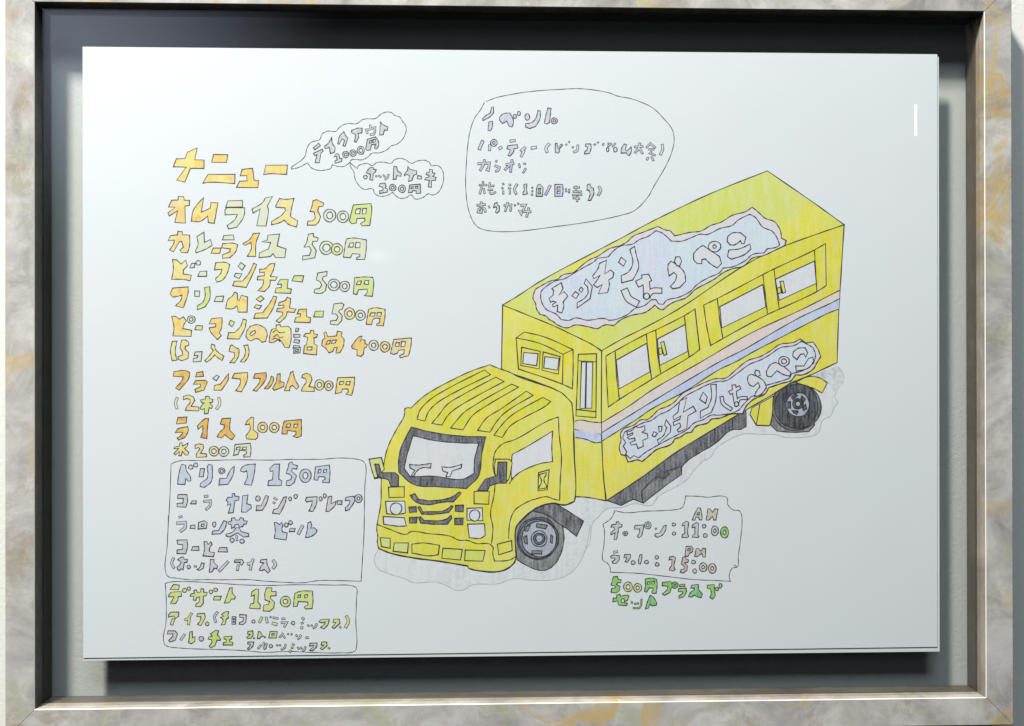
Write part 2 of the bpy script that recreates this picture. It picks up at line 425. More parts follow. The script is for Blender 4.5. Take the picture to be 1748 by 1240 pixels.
ART = """
#menu_title
B 280 240
C g
P 283,65 200,100 178,155 105,157 80,225 190,228 108,338 178,356 225,238 340,240 342,168 262,165
P 423,120 543,122 533,188 405,186
P 375,290 605,290 603,368 370,358 330,366
P 665,247 755,238 768,340 808,342 800,403 618,400 645,348 708,345 705,300 650,302
P 868,212 1052,210 1045,290 865,288 848,294
#menu_line
B 280 240
C m
P 122,478 168,480 172,510 218,512 215,555 178,560 182,705 92,700 115,600 45,645 32,618 95,570 38,568 66,510 120,508
C g
P 338,488 318,612 395,578 400,530 460,532 428,708 378,700 372,645 310,690 232,690 250,595 325,500
C y
P 545,515 668,512 668,568 525,570
P 520,590 540,572 688,575 680,650 620,740 550,755 538,725 600,680 628,630 520,635
P 925,478 865,490 840,530 750,585 760,620 820,585 790,728 870,730 888,580 880,560
C m
P 985,495 1025,502 1108,495 1085,590 1078,650 1140,685 1130,738 1060,715 1025,680 990,700 915,720 918,690 1000,640 1035,600 1030,575 955,570 950,560
C m
P 1270,515 1300,505 1330,520 1362,535 1355,560 1320,565 1310,600 1335,650 1315,700 1290,722 1222,722 1225,690 1270,685 1290,660 1280,610 1245,605 1262,560
C y
O 1412,640,52,55,26,30
O 1525,650,50,50,26,28
B 480 180
C l
P 615,850 765,838 772,870 755,1025 690,1028 675,1010 715,985 712,962 645,965 640,1005 600,1010 580,985 / 640,885 675,880 670,925 630,925 / 695,880 728,878 722,925 690,928
#menu_line
B 280 240
C m
P 118,775 155,778 158,805 218,808 218,900 200,958 150,955 135,935 165,910 150,860 130,865 80,950 48,935 85,870 88,850 35,855 55,812 115,805
C y
P 340,782 345,870 395,845 412,895 350,930 275,958 268,940 290,890 280,820
C g
P 420,918 485,918 475,965 400,962
C y
P 510,812 590,805 598,848 498,848
C m
P 500,880 600,878 628,890 610,950 560,1000 498,1005 498,975 560,950 565,925 490,915
C g
P 760,795 815,790 785,870 780,990 710,988 745,920 740,870 690,895 672,880 730,845
C y
P 885,808 985,798 965,900 1040,925 1030,1000 950,998 930,965 905,990 810,1000 812,960 890,925 910,870 835,865 880,850
P 1230,800 1272,793 1275,820 1315,832 1308,860 1268,860 1262,885 1298,940 1285,1000 1180,1020 1183,985 1240,980 1255,935 1240,905 1193,910 1215,870
O 1385,915,58,58,32,32
C l
O 1475,928,48,50,24,24
C y
P 1555,840 1610,832 1725,848 1722,950 1710,1015 1640,1015 1645,998 1668,990 1670,970 1605,965 1590,1000 1530,995 1540,920 / 1585,875 1615,872 1612,910 1572,910 / 1635,870 1672,872 1670,915 1630,915
#menu_line
B 280 430
C m
P 72,68 108,70 145,105 185,72 200,120 165,155 163,190 233,200 222,250 180,238 65,235 80,140
C y
P 235,100 265,98 258,135 220,138
O 293,95,20,20,9,9
P 305,168 365,165 362,210 288,210
C m
P 440,95 530,92 560,110 540,180 500,240 450,260 438,230 480,190 495,150 430,155
C y
P 655,92 692,120 665,158 632,125
P 610,185 665,188 640,230 598,210
C m
P 765,98 790,110 765,170 700,305 585,290 600,252 670,250 720,190
P 905,105 945,100 930,160 905,210 965,215 950,245 905,242 900,290 855,340 800,332 840,290 850,240 795,240 800,210 855,205 855,175 815,178 815,150 860,145
C l
P 990,238 1058,235 1050,312 1085,318 1080,355 945,350 955,310 1000,305 1000,275 965,280
P 1110,205 1190,205 1180,258 1090,248
C y
P 1310,182 1390,168 1388,205 1355,215 1350,235 1385,280 1378,330 1340,355 1278,350 1285,320 1325,315 1345,285 1330,255 1298,240
O 1448,282,50,50,28,28
O 1540,295,44,44,22,22
B 480 420
C l
P 625,272 700,265 780,268 788,300 778,430 710,425 735,395 732,368 658,375 645,415 615,408 / 652,302 685,298 675,330 640,332 / 715,295 748,295 742,330 705,325
#menu_line
B 280 430
C g
P 75,310 205,300 205,350 165,478 98,462 145,410 155,370 140,375 75,388 52,360
C y
P 262,335 305,335 300,385 262,380
C l
P 345,305 390,298 390,400 350,470 285,495 282,462 330,430 350,380
C y
P 445,382 508,378 500,425 428,425
C g
P 600,345 625,355 628,410 640,415 660,372 712,385 708,515 632,515 622,460 590,485 525,485 545,410 585,375
C m
P 825,375 852,400 820,428 785,405
P 785,452 832,460 810,490 768,475
C g
P 935,378 962,385 935,470 880,565 765,568 780,525 840,520 900,440
C m
P 1050,390 1080,400 1070,480 1125,490 1110,518 1050,512 1040,550 985,605 955,590 1010,540 1010,515 960,510 965,485 1020,478 1022,455 975,460 980,435 1035,415
C g
P 1150,492 1215,488 1215,555 1250,562 1245,605 1112,600 1122,560 1160,555 1165,530 1135,530
C l
P 1290,508 1360,505 1355,558 1275,555
B 480 420
C y
P 450,495 515,487 535,500 520,540 500,545 490,560 520,595 515,640 480,675 418,668 420,640 470,635 485,605 465,580 432,580
C m
O 583,578,46,50,22,24
C y
O 675,592,42,44,20,20
C m
P 745,540 800,528 885,540 885,600 870,682 812,678 815,665 838,655 842,618 800,615 780,630 770,672 725,668 735,600 / 765,572 802,570 795,600 752,598 / 820,568 855,570 850,600 815,598
#menu_line
B 280 430
C g
P 65,550 98,552 130,575 165,555 190,590 170,620 160,655 235,670 230,722 75,718 85,650
C y
O 232,578,34,32,16,16
C l
P 275,630 330,632 325,668 262,665
C g
P 405,570 495,562 490,650 470,690 488,715 455,750 395,680 385,650 440,640 442,615 385,615
C l
P 565,585 602,600 580,640 552,620
C m
P 675,575 702,582 690,650 640,745 540,742 550,690 600,690 650,640
P 735,635 800,622 860,650 880,700 865,765 835,772 805,745 780,740 745,760 715,750 698,720 705,680 / 775,672 780,690 745,718 732,705 750,680
P 955,625 990,622 995,640 1060,635 1082,660 1082,760 1065,820 1030,815 1010,780 980,745 955,760 925,775 895,770 905,700 920,660 955,655
L 925,690 960,665 985,690 1030,685
L 930,730 965,705 985,735 1020,725
L 915,752 955,738 990,768
C k
P 1125,650 1150,655 1140,680 1120,680
P 1105,705 1160,705 1158,730 1105,730
P 1115,748 1155,755 1150,780 1105,772
P 1105,800 1155,802 1150,820 1100,820
P 1108,825 1165,815 1160,862 1105,865 / 1122,835 1145,832 1142,850 1120,850
C g
P 1250,672 1275,672 1278,700 1308,705 1300,730 1278,735 1280,785 1305,800 1300,880 1190,868 1195,805 1215,790 1225,730 1190,720 1205,698 1245,695 / 1220,812 1262,812 1260,838 1220,838
P 1380,682 1395,725 1470,718 1478,678 1518,685 1510,718 1535,745 1530,800 1500,860 1465,865 1470,835 1480,815 1450,818 1440,850 1405,862 1385,830 1345,800 1350,755 1372,735 1362,695 / 1395,760 1420,755 1410,785 1380,790 / 1435,755 1470,752 1460,778 1425,782
B 480 420
P 665,775 688,770 670,820 690,800 715,805 715,835 735,840 725,865 708,870 700,925 680,942 645,935 648,885 605,875 600,855 640,800
C y
O 788,848,42,44,20,20
C m
O 885,860,42,46,20,20
P 960,798 1110,785 1105,860 1085,935 1015,955 1010,935 1045,920 1050,885 1000,890 990,915 960,925 932,915 945,860 / 980,825 1008,825 1002,858 970,855 / 1025,815 1060,815 1055,855 1020,860
#menu_line
B 280 430
C m
P 70,765 110,762 95,850 110,925 70,930 55,850
P 150,755 180,752 210,770 212,800 182,805 180,830 210,860 205,910 150,930 118,915 120,895 160,880 150,840 135,825
C y
P 265,855 325,852 315,935 248,940 250,910 285,905 288,885 255,885
C m
P 405,788 430,795 440,835 510,890 495,928 460,905 430,880 400,915 365,942 348,930 400,870 420,840 400,820
P 580,795 605,815 640,830 635,890 600,948 560,945 600,900 600,860 555,850 565,800
P 680,800 715,795 725,850 715,900 685,942 650,938 685,890 695,840
#menu_line
B 280 430
C o
P 85,1022 190,1015 218,1030 215,1070 130,1180 98,1162 150,1100 165,1068 78,1062
P 280,1030 330,1022 338,1062 268,1068
P 268,1100 350,1095 370,1110 340,1180 270,1200 262,1175 310,1150 312,1128 250,1130
C y
P 450,1052 470,1065 445,1100 415,1080
C g
P 550,1040 548,1085 490,1180 425,1180 430,1140 480,1130 530,1065
P 600,1038 712,1030 710,1090 660,1195 612,1185 650,1120 650,1085 580,1078
C o
P 775,1040 870,1030 870,1080 790,1190 760,1182 810,1120 820,1080 762,1078
P 915,1060 935,1070 930,1110 890,1170 855,1168 895,1115
P 965,1045 990,1040 990,1105 1025,1115 1020,1150 940,1182 925,1165 955,1110
C g
P 1080,1030 1100,1020 1110,1070 1150,1150 1130,1172 1095,1140 1075,1150 1070,1185 1025,1185 1050,1120
P 1180,1050 1215,1035 1250,1050 1262,1090 1235,1150 1280,1155 1282,1192 1170,1188 1180,1160 1215,1110 1205,1080 1175,1075
C m
O 1325,1135,40,45,20,22
O 1405,1142,36,42,16,18
C g
P 1480,1075 1625,1070 1620,1140 1600,1225 1550,1215 1570,1195 1568,1170 1520,1170 1512,1200 1460,1210 1468,1150 / 1500,1108 1530,1105 1525,1132 1495,1135 / 1555,1108 1590,1105 1580,1135 1550,1135
#speech_bubble
B 480 180
N 85,530 205,432 215,380 250,320 330,290 350,245 400,220 465,222 500,185 570,155 640,158 700,120 810,110 850,75 905,57 945,65 965,85 1010,100 1035,140 1060,170 1065,220 1035,290 980,335 940,345 900,380 840,405 770,410 740,440 690,465 600,465 585,485 540,520 490,522 435,508 425,535 380,552 320,555 260,535 230,500 225,490 150,530 90,545 85,530
>lettering
C k
P 320,322 335,345 285,380 275,362
P 275,410 350,375 358,392 340,405 325,490 290,490 305,420 285,430
P 432,270 435,320 460,360 455,400 420,412 410,360 375,370 368,350 400,325
P 535,225 550,260 570,280 545,350 528,345 540,300 520,285 495,332 482,328 500,260
P 600,215 655,195 690,195 688,235 655,240 660,270 640,315 625,310 635,250 600,235
S 10 757,170 760,200 725,210 735,240
S 10 762,200 800,190 790,245 760,250
P 845,140 865,165 910,185 905,215 880,210 870,250 840,255
P 470,410 492,420 500,455 520,455 515,480 460,495 458,475 478,465 470,435 450,440
O 550,420,27,28,12,12
O 612,408,27,28,12,12
O 678,385,32,34,15,18
P 735,290 805,270 830,310 828,350 810,375 795,365 805,335 770,335 760,380 735,385 720,370 / 755,305 775,298 770,320 750,325 / 785,292 805,290 800,312 782,318
#speech_bubble
B 480 180
N 585,490 650,540 655,520 700,500 740,498 778,515 810,490 870,485 940,493 960,470 1010,452 1060,465 1110,495 1160,475 1230,470 1265,490 1280,515 1330,512 1370,545 1385,610 1370,690 1330,750 1290,765 1255,755 1210,785 1140,798 1110,765 1060,790 1010,792 975,770 950,742 900,770 840,775 800,755 778,712 710,718 660,680 625,610 620,570 595,530 585,490
>lettering
C k
O 718,612,16,16,5,5
P 760,530 785,530 785,545 810,550 800,575 785,580 780,640 755,635 760,590 725,575 740,550
S 6 805,605 815,606
S 7 830,600 850,612
S 6 870,595 885,610
S 9 915,590 905,620 885,632
P 960,520 985,525 990,560 1025,580 1020,605 985,600 980,630 955,632
P 1080,520 1095,545 1155,560 1155,590 1130,595 1115,640 1085,650 1095,600 1070,590 1050,600 1055,580 1078,555
P 1165,600 1195,605 1195,630 1160,628
P 1265,545 1290,550 1290,575 1310,580 1300,600 1290,605 1320,615 1315,640 1282,642 1280,700 1255,695 1262,640 1225,635 1230,618 1260,612 1260,598 1235,590 1240,575 1262,570
P 845,665 885,665 895,690 885,705 908,715 905,740 840,752 840,730 870,722 865,700 835,690
O 950,702,30,28,13,12
O 1030,712,32,32,14,14
P 1095,680 1185,672 1190,750 1150,752 1150,728 1120,728 1115,745 1085,745 / 1108,695 1128,693 1125,710 1105,710 / 1145,692 1165,690 1163,708 1143,708
#menu_line
B 280 670
C y
S 13 112,48 98,95 110,138
C m
P 165,35 210,22 252,40 262,70 230,120 295,125 298,158 182,155 190,130 222,90 222,60 190,55 165,65
C l
P 355,35 385,35 388,55 418,60 412,85 388,88 415,120 405,140 385,130 375,180 345,185 345,138 320,150 305,135 340,90 320,88 310,65 352,58
C y
S 13 465,48 475,95 448,142
#menu_line
B 280 670
C o
P 118,215 195,210 190,262 105,270
P 120,308 200,292 210,320 180,380 125,408 112,390 150,360 158,340 95,345
P 350,225 380,222 372,290 365,395 312,385 330,330 330,285 290,315 285,285
P 495,225 568,220 562,265 560,320 605,370 580,405 545,385 520,360 490,390 452,380 475,340 510,310 515,280 480,270
C g
P 705,250 745,212 765,215 760,320 800,350 798,385 780,402 705,398 698,370 728,330 735,300 728,270 692,278
O 840,300,44,45,20,20
C m
O 940,300,42,44,20,20
C o
P 1025,245 1170,232 1172,320 1170,372 1135,385 1100,375 1125,360 1125,335 1055,325 1050,355 1005,355 1010,300 / 1050,272 1080,268 1072,298 1040,298 / 1110,272 1140,270 1132,298 1105,298
#menu_line
B 280 670
C m
P 135,430 152,430 158,460 205,432 200,455 175,480 210,510 205,535 180,535 158,505 145,542 125,540 132,505 95,535 85,520 125,480 85,480 90,465 130,460
P 265,450 300,440 335,448 338,475 310,520 360,525 365,550 275,555 275,530 305,485 295,470 265,480
O 425,502,42,42,20,20
C y
O 510,505,42,42,20,20
P 605,445 735,435 742,490 735,550 680,552 678,538 705,520 700,500 645,495 630,530 592,538 600,490 / 620,470 650,465 645,490 615,490 / 670,470 705,465 700,490 665,488
#ruled_box
B 280 670
N 60,610 110,590 150,582 300,582 650,575 900,578 1100,572 1350,570 1500,560 1640,570 1700,590 1718,620 1712,800 1708,1000 1705,1239
B 280 880
N 1708,0 1705,150 1690,400 1680,562 1400,555 1320,556 1180,575 1050,572 850,560 720,548 500,550 350,548 230,550 100,535 40,525 18,500 28,250 38,0
B 280 670
N 30,1239 50,900 60,610
>lettering
C b
P 148,615 185,620 190,665 225,720 228,755 205,758 185,735 178,785 115,785 125,700
O 228,638,20,18,7,6
O 270,620,18,18,6,6
P 310,650 345,650 335,720 298,720
P 380,615 410,620 412,720 400,765 345,810 308,805 310,775 370,735 375,690 368,640
O 492,670,27,25,14,12
P 572,655 600,632 590,700 545,785 468,790 475,735 530,735
P 700,620 778,612 770,690 745,792 685,785 710,720 705,670 680,680 650,670 660,645
P 900,650 940,612 985,612 978,740 1005,755 1000,795 885,795 890,755 925,745 930,670 905,675
P 1065,605 1090,592 1100,615 1138,625 1130,655 1095,650 1085,670 1130,710 1110,770 1070,795 1040,792 1045,755 1080,745 1090,720 1070,700 1040,690 1055,650
O 1205,710,50,58,22,28
P 1290,635 1410,620 1415,690 1408,772 1350,768 1350,755 1375,740 1370,722 1320,718 1310,750 1278,745 1285,690 / 1320,660 1340,658 1335,685 1312,688 / 1362,662 1388,658 1382,685 1360,685
C k
P 120,872 195,872 200,930 185,980 110,975 112,948 160,945 165,905 115,905
P 240,925 275,925 272,952 225,950
S 12 345,888 372,885
S 12 338,930 395,925 395,960 358,1000
C b
P 580,865 600,862 605,885 640,890 635,920 605,922 590,1025 548,1030 570,950 538,965 545,935 530,920 545,895 582,895
P 670,882 715,875 705,950 740,960 745,985 700,1022 660,1020
C k
O 800,905,20,22,9,10
P 865,880 890,885 880,930 840,1005 785,1008 790,965 830,965
S 10 938,900 962,915
S 9 930,938 945,945
P 1020,895 1045,890 1030,950 985,1038 925,1030 935,1000 970,990
O 1075,908,13,16,4,5
O 1122,888,15,18,5,7
P 1215,895 1305,890 1300,950 1270,1015 1235,1012 1258,960 1265,925 1215,935 1205,920
O 1335,908,13,18,4,6
O 1370,882,13,18,4,6
P 1400,892 1430,885 1425,950 1465,930 1460,960 1405,1015 1380,1015 1390,950
P 1475,925 1518,925 1515,958 1478,955
C b
P 1550,895 1620,885 1625,920 1580,1000 1548,1010 1545,985 1580,950 1585,925 1545,920
O 1658,905,32,34,13,14
S 10 128,1065 152,1058
S 14 110,1115 180,1110 180,1150 140,1185
C k
P 228,1135 262,1130 265,1162 222,1160
P 295,1110 340,1095 368,1110 360,1160 290,1165 / 318,1125 342,1122 340,1142 318,1145
O 428,1125,14,22,6,12
B 280 880
C b
P 510,45 535,55 520,110 480,158 408,160 415,135 465,128
P 575,25 600,20 610,40 640,40 650,20 675,25 678,45 710,50 700,75 680,75 670,95 640,100 635,78 605,80 600,100 575,110 572,78 545,72 550,55 575,48
P 615,105 640,108 660,140 720,155 722,180 680,185 625,150 560,185 528,175 530,160 580,145
S 10 618,175 622,215
O 580,212,18,18,6,6
O 665,220,20,18,7,6
P 940,60 965,65 985,80 1000,60 1015,80 1005,115 1008,140 1050,150 1040,210 940,195 948,130
O 1042,82,16,18,5,6
O 1078,62,16,17,5,6
P 1075,110 1118,112 1112,138 1068,138
S 14 1180,90 1145,158
P 1225,65 1250,55 1260,80 1250,110 1280,105 1305,128 1290,155 1225,188 1205,185 1220,130
C k
P 110,212 195,208 200,260 185,328 110,325 112,295 158,290 160,250 115,245
P 245,268 295,265 298,298 232,298
P 340,225 365,225 375,250 400,225 410,245 390,275 385,310 430,318 422,352 332,345 345,290
P 475,275 535,275 540,312 460,310
C v
S 12 80,365 65,410 85,448
P 140,360 165,355 170,375 198,375 195,400 172,402 162,465 145,455 130,470 115,460 110,440 130,425 148,400 130,385 118,378
O 210,440,14,15,5,5
S 8 258,432 275,438
P 320,405 342,410 335,450 300,470 280,462 300,450
P 395,378 425,375 425,405 455,430 450,455 425,450 412,480 385,485 392,430
S 13 545,395 470,475
C k
P 605,380 665,378 680,400 660,425 645,410 650,400 600,400
S 12 632,425 625,468
S 13 758,375 748,400 712,415
S 13 745,410 735,462
C v
P 825,380 875,375 880,420 905,470 885,492 855,460 835,470 812,468 830,430 850,405 820,400
S 14 930,385 950,415 930,450
#ruled_box
B 280 880
N 10,580 60,568 280,568 480,580 660,592 900,598 1100,592 1450,595 1600,600 1640,620 1642,700 1635,900 1640,1130 1630,1155 1500,1172 1250,1168 1050,1160 850,1168 700,1155 500,1145 250,1138 120,1130 40,1120 5,1100 18,900 18,700 10,580
>lettering
C l
P 80,590 130,595 125,635 50,632
P 60,655 145,650 150,690 120,695 118,720 95,755 55,750 75,715 85,695 40,695 40,680
O 175,640,18,18,5,5
O 212,625,14,15,4,4
P 255,640 275,635 285,660 310,655 315,625 338,628 338,655 368,658 360,685 335,690 335,750 310,780 265,775 275,755 300,740 305,695 280,700 270,725 248,722 255,690 222,690 230,670 258,665
O 400,652,16,16,5,5
O 440,635,16,15,5,5
P 430,690 488,690 478,722 420,722
P 560,620 582,618 582,660 608,695 600,715 575,712 555,745 515,748 535,690
P 750,650 785,628 808,632 800,740 820,762 818,798 728,792 738,755 765,750 770,680 742,690
P 875,618 920,618 915,650 955,650 955,685 910,688 905,705 942,740 935,790 900,818 845,815 850,765 890,760 900,735 860,720 860,660
O 1035,735,46,46,20,20
P 1115,665 1160,648 1265,645 1270,720 1262,795 1205,798 1195,780 1228,765 1225,740 1145,735 1135,775 1102,778 1108,720 / 1145,680 1165,678 1162,700 1138,702 / 1200,680 1225,675 1220,702 1198,702
P 60,825 125,825 125,860 95,880 85,858 38,868 40,845
S 15 80,885 65,930
S 12 235,835 205,880 178,890
S 13 215,880 208,930
P 285,840 345,835 352,870 315,940 285,930 310,895 315,865 278,862
O 368,925,15,16,6,7
C k
S 12 455,825 430,865 442,910
C l
P 530,820 550,822 545,850 550,875 530,885 520,930 485,935 505,900 500,882 482,870 510,860 490,845
C k
P 580,865 612,865 610,928 578,928 / 590,880 600,880 600,890 590,890 / 590,902 600,902 600,912 590,912
P 645,845 702,850 698,910 675,932 640,928 645,912 672,905 678,872 645,870
O 762,905,14,14,5,5
C l
S 12 835,870 812,912
C k
S 12 870,870 880,915
S 7 905,865 912,870
S 10 930,872 970,880
C l
S 14 925,920 960,930
C k
S 10 1005,882 1030,880
S 11 1000,915 1045,915 1025,950
O 1100,918,15,15,5,5
S 11 1178,875 1192,885
S 11 1172,920 1185,915
C l
S 13 1168,955 1180,960
C k
S 8 1225,935 1235,945
S 8 1255,935 1262,942
S 10 1300,925 1295,945 1272,962
C l
P 1335,890 1408,885 1400,925 1365,968 1335,955 1370,925 1375,908 1345,915 1320,908
P 1445,885 1495,885 1500,920 1450,965 1432,955 1465,915 1440,910
S 10 1500,950 1505,958
S 14 1555,860 1572,900 1548,955
C k
P 35,985 95,985 115,1010 95,1065 50,1080 40,1068 75,1030 75,1010 28,1012
S 11 175,1015 142,1060
C l
P 220,995 240,990 242,1045 265,1035 262,1075 232,1095 210,1085
C k
O 318,1052,20,20,7,7
C L
P 440,980 465,985 455,1020 478,1045 480,1065 450,1065 435,1110 400,1130 385,1115 410,1080 405,1060 375,1055 380,1038 410,1030 395,1010
P 510,1035 578,1030 575,1055 560,1058 560,1078 588,1082 585,1105 505,1105 505,1085 530,1080 530,1058 512,1055
P 715,990 755,985 760,1020 740,1050 710,1050 705,1040 735,1015 712,1010
S 8 765,1045 768,1050
C l
P 805,990 825,995 830,1015 850,1030 825,1035 815,1050 795,1050
S 8 858,1035 862,1040
P 905,990 965,990 958,1045 892,1045 / 920,1010 940,1008 938,1028 918,1028
C k
S 9 985,1040 1010,1012 1030,1045
S 6 1055,1010 1060,1015
S 6 1085,1012 1090,1016
S 9 1125,1020 1135,1030
S 9 1165,1020 1160,1040 1140,1055
S 10 1210,1042 1228,1042
P 715,1080 765,1080 760,1110 725,1145 712,1138 735,1110 735,1098 712,1098
S 9 825,1105 802,1135
S 10 850,1085 852,1120 870,1130
S 10 875,1095 855,1140
O 910,1115,14,14,5,5
S 7 960,1105 968,1110
S 7 985,1105 992,1110
S 9 1035,1100 1030,1125 1000,1145
C l
S 9 1095,1095 1108,1105
S 9 1085,1125 1098,1130
S 13 1072,1155 1080,1160
C k
S 7 1140,1125 1148,1140
S 7 1165,1125 1172,1135
S 9 1205,1120 1195,1145 1180,1155
P 1245,1090 1305,1088 1300,1120 1265,1155 1240,1150 1275,1120 1275,1108 1240,1115
C l
P 1345,1080 1385,1080 1390,1110 1350,1145 1332,1135 1362,1108 1340,1105
S 9 1400,1128 1412,1135
#event_bubble
B 800 150
N 150,118 220,90 350,60 550,30 820,12 900,8 1000,12 1200,45 1270,72 1390,95 1580,180 1650,250 1735,355 1752,450 1725,570 1680,670 1580,840 1530,930 1410,1050 1290,1090 1050,1140 700,1190 400,1225 190,1222 90,1195 50,1160 15,1090 -10,1000 -25,850 -20,650 -5,470 10,380 50,260 100,190 135,125
>lettering
C v
P 195,168 212,165 212,215 180,250 122,280 118,265 150,235 185,215
P 172,292 205,285 200,340 185,368 165,365
P 290,225 350,215 375,260 382,300 370,335 345,330 325,285 290,305 265,280 262,255
O 393,245,14,18,5,6
O 428,220,14,18,5,6
O 500,250,20,28,8,14
P 590,195 612,200 608,265 570,330 520,348 485,335 485,305 530,300 570,265
P 675,172 702,178 698,215 690,295 665,310 645,300 658,240
O 730,283,26,26,11,11
S 15 120,455 90,525
S 13 180,490 178,535
O 215,470,28,30,11,12
S 14 260,520 280,508
S 13 355,455 395,450
P 335,495 415,485 420,515 385,520 385,545 355,582 335,580 355,530 325,520
S 13 482,510 445,540
S 13 472,535 448,585
S 14 535,515 575,508
S 14 685,480 660,515 668,550
P 740,475 755,475 760,515 790,480 800,490 770,525 775,545 760,560 738,550
S 6 830,482 835,488
S 6 855,460 860,465
S 8 885,505 892,512
S 11 930,490 925,535 895,550
P 998,480 1040,480 1045,510 1030,560 988,565 990,545 1010,530 1015,505 995,500
S 7 1072,480 1078,488
S 7 1100,465 1105,470
S 9 1150,475 1145,490
S 7 1190,472 1195,482
S 9 1215,475 1188,500
S 7 1250,475 1225,500
O 1185,528,11,18,3,6
O 1250,528,16,20,5,8
P 1325,480 1345,485 1335,530 1350,540 1385,505 1388,540 1370,578 1352,572 1345,555 1300,558 1300,530
S 11 1415,505 1485,500
S 11 1458,472 1450,515 1418,553
S 11 1452,512 1482,560
S 10 1515,510 1550,475 1590,510
S 9 1535,525 1580,525
S 9 1560,545 1545,560 1590,575
S 10 1530,595 1520,615
S 10 1560,590 1575,620
S 12 1650,485 1655,520 1635,570
C V
S 12 80,648 176,642 168,702 150,696
S 12 135,615 126,655 98,705
S 10 232,625 240,628
S 11 225,665 262,680 250,705 230,712
S 12 320,655 384,645
S 12 370,615 356,718
S 11 350,660 308,700
S 9 430,650 435,680
S 8 470,645 485,650
S 10 485,690 465,725
C k
S 9 120,800 125,812
S 9 90,830 155,830
S 10 110,850 95,905
S 9 130,860 135,900
S 9 180,810 175,840 215,835
S 9 165,870 205,870
S 9 180,890 190,905 230,890
S 8 292,815 298,825
S 8 285,850 292,860
S 8 295,880 295,905
S 8 345,825 358,830
S 8 340,855 358,860
S 9 352,880 350,905
S 12 412,825 390,865 405,905
P 470,825 495,820 495,880 500,905 462,912 465,890 475,880 472,850
S 7 540,850 545,855
S 7 540,880 545,885
S 7 535,910 545,912
P 590,830 612,825 635,850 630,925 575,925 580,855 / 595,860 615,858 612,875 595,875 / 592,888 612,888 612,905 592,905
C V
S 12 695,835 655,912
C v
P 735,825 800,825 805,870 800,925 735,925 / 755,845 780,845 778,865 752,865 / 755,880 780,880 778,902 752,902
C k
S 7 828,862 832,885
S 8 858,865 855,895
S 8 915,838 915,880
S 8 895,850 945,850
S 8 890,885 960,885
S 9 885,915 965,910
S 7 890,940 945,945
S 9 925,925 925,970
P 1015,825 1035,822 1045,850 1062,855 1068,900 1040,960 1018,960 1035,910 1030,880 1008,870 1010,845
S 13 1110,845 1125,870 1105,915
S 11 72,1002 140,995
S 11 108,975 108,1062 80,1058 88,1034 132,1030 142,1058
S 7 172,1010 178,1022
P 222,985 240,978 245,995 262,1010 260,1050 240,1070 228,1060 240,1030 235,1015 212,1020
S 10 302,1002 362,998 356,1050
S 10 332,980 312,1052
S 6 392,998 396,1005
S 7 420,985 425,992
S 11 445,1002 484,1000 448,1078 434,1052 530,1058
S 11 512,1025 494,1100
#opening_hours_plaque
B 1000 840
N 845,35 960,38 1030,45 1200,48 1210,70 1205,90 1225,130 1260,155 1310,162 1325,185 1332,250 1320,400 1300,550 1290,640 1250,650 1228,690 1222,725 1232,762 1100,755 930,748 700,722 450,695 210,685 205,640 175,600 150,590 155,450 158,320 145,275 180,255 220,220 240,180 245,160 350,178 500,165 650,160 780,148 820,135 840,95 850,40
N 1262,625 1285,635
>lettering
C t
P 955,135 978,138 990,200 990,240 970,238 960,215 940,215 930,242 908,240 920,205 / 955,175 968,178 965,195 950,195
P 1040,145 1060,145 1080,175 1100,145 1128,148 1118,190 1110,240 1090,240 1080,210 1065,225 1050,240 1025,240 1035,190
C k
P 260,255 280,255 285,272 310,278 305,298 282,302 275,350 262,405 240,405 250,350 215,365 212,350 245,320 238,300 215,300 222,280 258,275
O 337,355,22,18,8,6
P 425,285 490,282 490,320 475,375 450,392 440,378 458,345 458,315 415,318 412,300
O 528,285,30,30,13,13
S 9 595,310 600,318
P 665,290 685,285 680,325 650,370 610,388 588,375 592,358 630,350
O 750,278,14,14,5,5
O 752,355,14,14,5,5
P 825,270 858,248 878,262 870,365 878,378 868,388 820,388 822,365 842,355 842,285 820,290
P 908,282 945,260 962,270 955,370 965,378 958,388 908,385 912,370 930,360 930,300 905,305
O 1008,292,16,16,6,6
O 1018,372,17,17,6,6
O 1100,332,30,42,10,16
C n
O 1182,345,36,48,12,18
C k
S 12 240,515 268,508
P 230,540 285,545 285,580 260,610 230,608 225,595 250,575 245,562 215,565 212,550
P 330,535 380,532 382,560 355,600 335,595 350,570 345,558 325,560
O 403,603,17,17,7,7
P 462,535 480,535 475,580 465,615 448,612 450,580
O 518,598,18,15,7,5
O 605,558,15,15,5,5
O 608,618,17,16,6,6
C t
P 855,465 900,462 915,480 910,510 885,525 870,550 845,545 850,510 / 872,485 890,482 888,500 868,502
P 940,485 960,482 980,505 1000,480 1022,485 1018,555 998,555 990,525 972,535 950,552 928,548
C r
P 715,555 745,548 765,562 752,640 762,660 745,675 712,665 718,645 732,630 735,575 708,580
P 825,560 850,548 855,572 875,580 870,600 840,605 868,630 862,670 830,692 805,685 810,665 840,655 840,635 815,615
C k
O 918,598,16,16,6,6
O 928,675,16,19,6,8
C t
O 1000,642,34,38,12,14
O 1078,653,34,42,12,16
#set_note
B 1000 840
C n
P 235,725 270,720 275,745 302,748 298,775 268,775 262,790 292,805 288,840 260,862 215,855 220,825 250,820 255,805 215,795 225,760
C l
O 360,810,38,42,18,20
O 442,818,34,38,14,17
C n
P 505,742 560,735 605,745 608,800 600,865 565,865 562,850 575,835 572,820 540,818 520,855 498,850 508,800 / 528,770 548,765 545,785 525,788 / 565,765 588,762 585,785 562,785
P 655,770 725,765 738,800 715,860 670,882 652,870 695,830 700,805 650,800
O 760,795,26,28,9,10
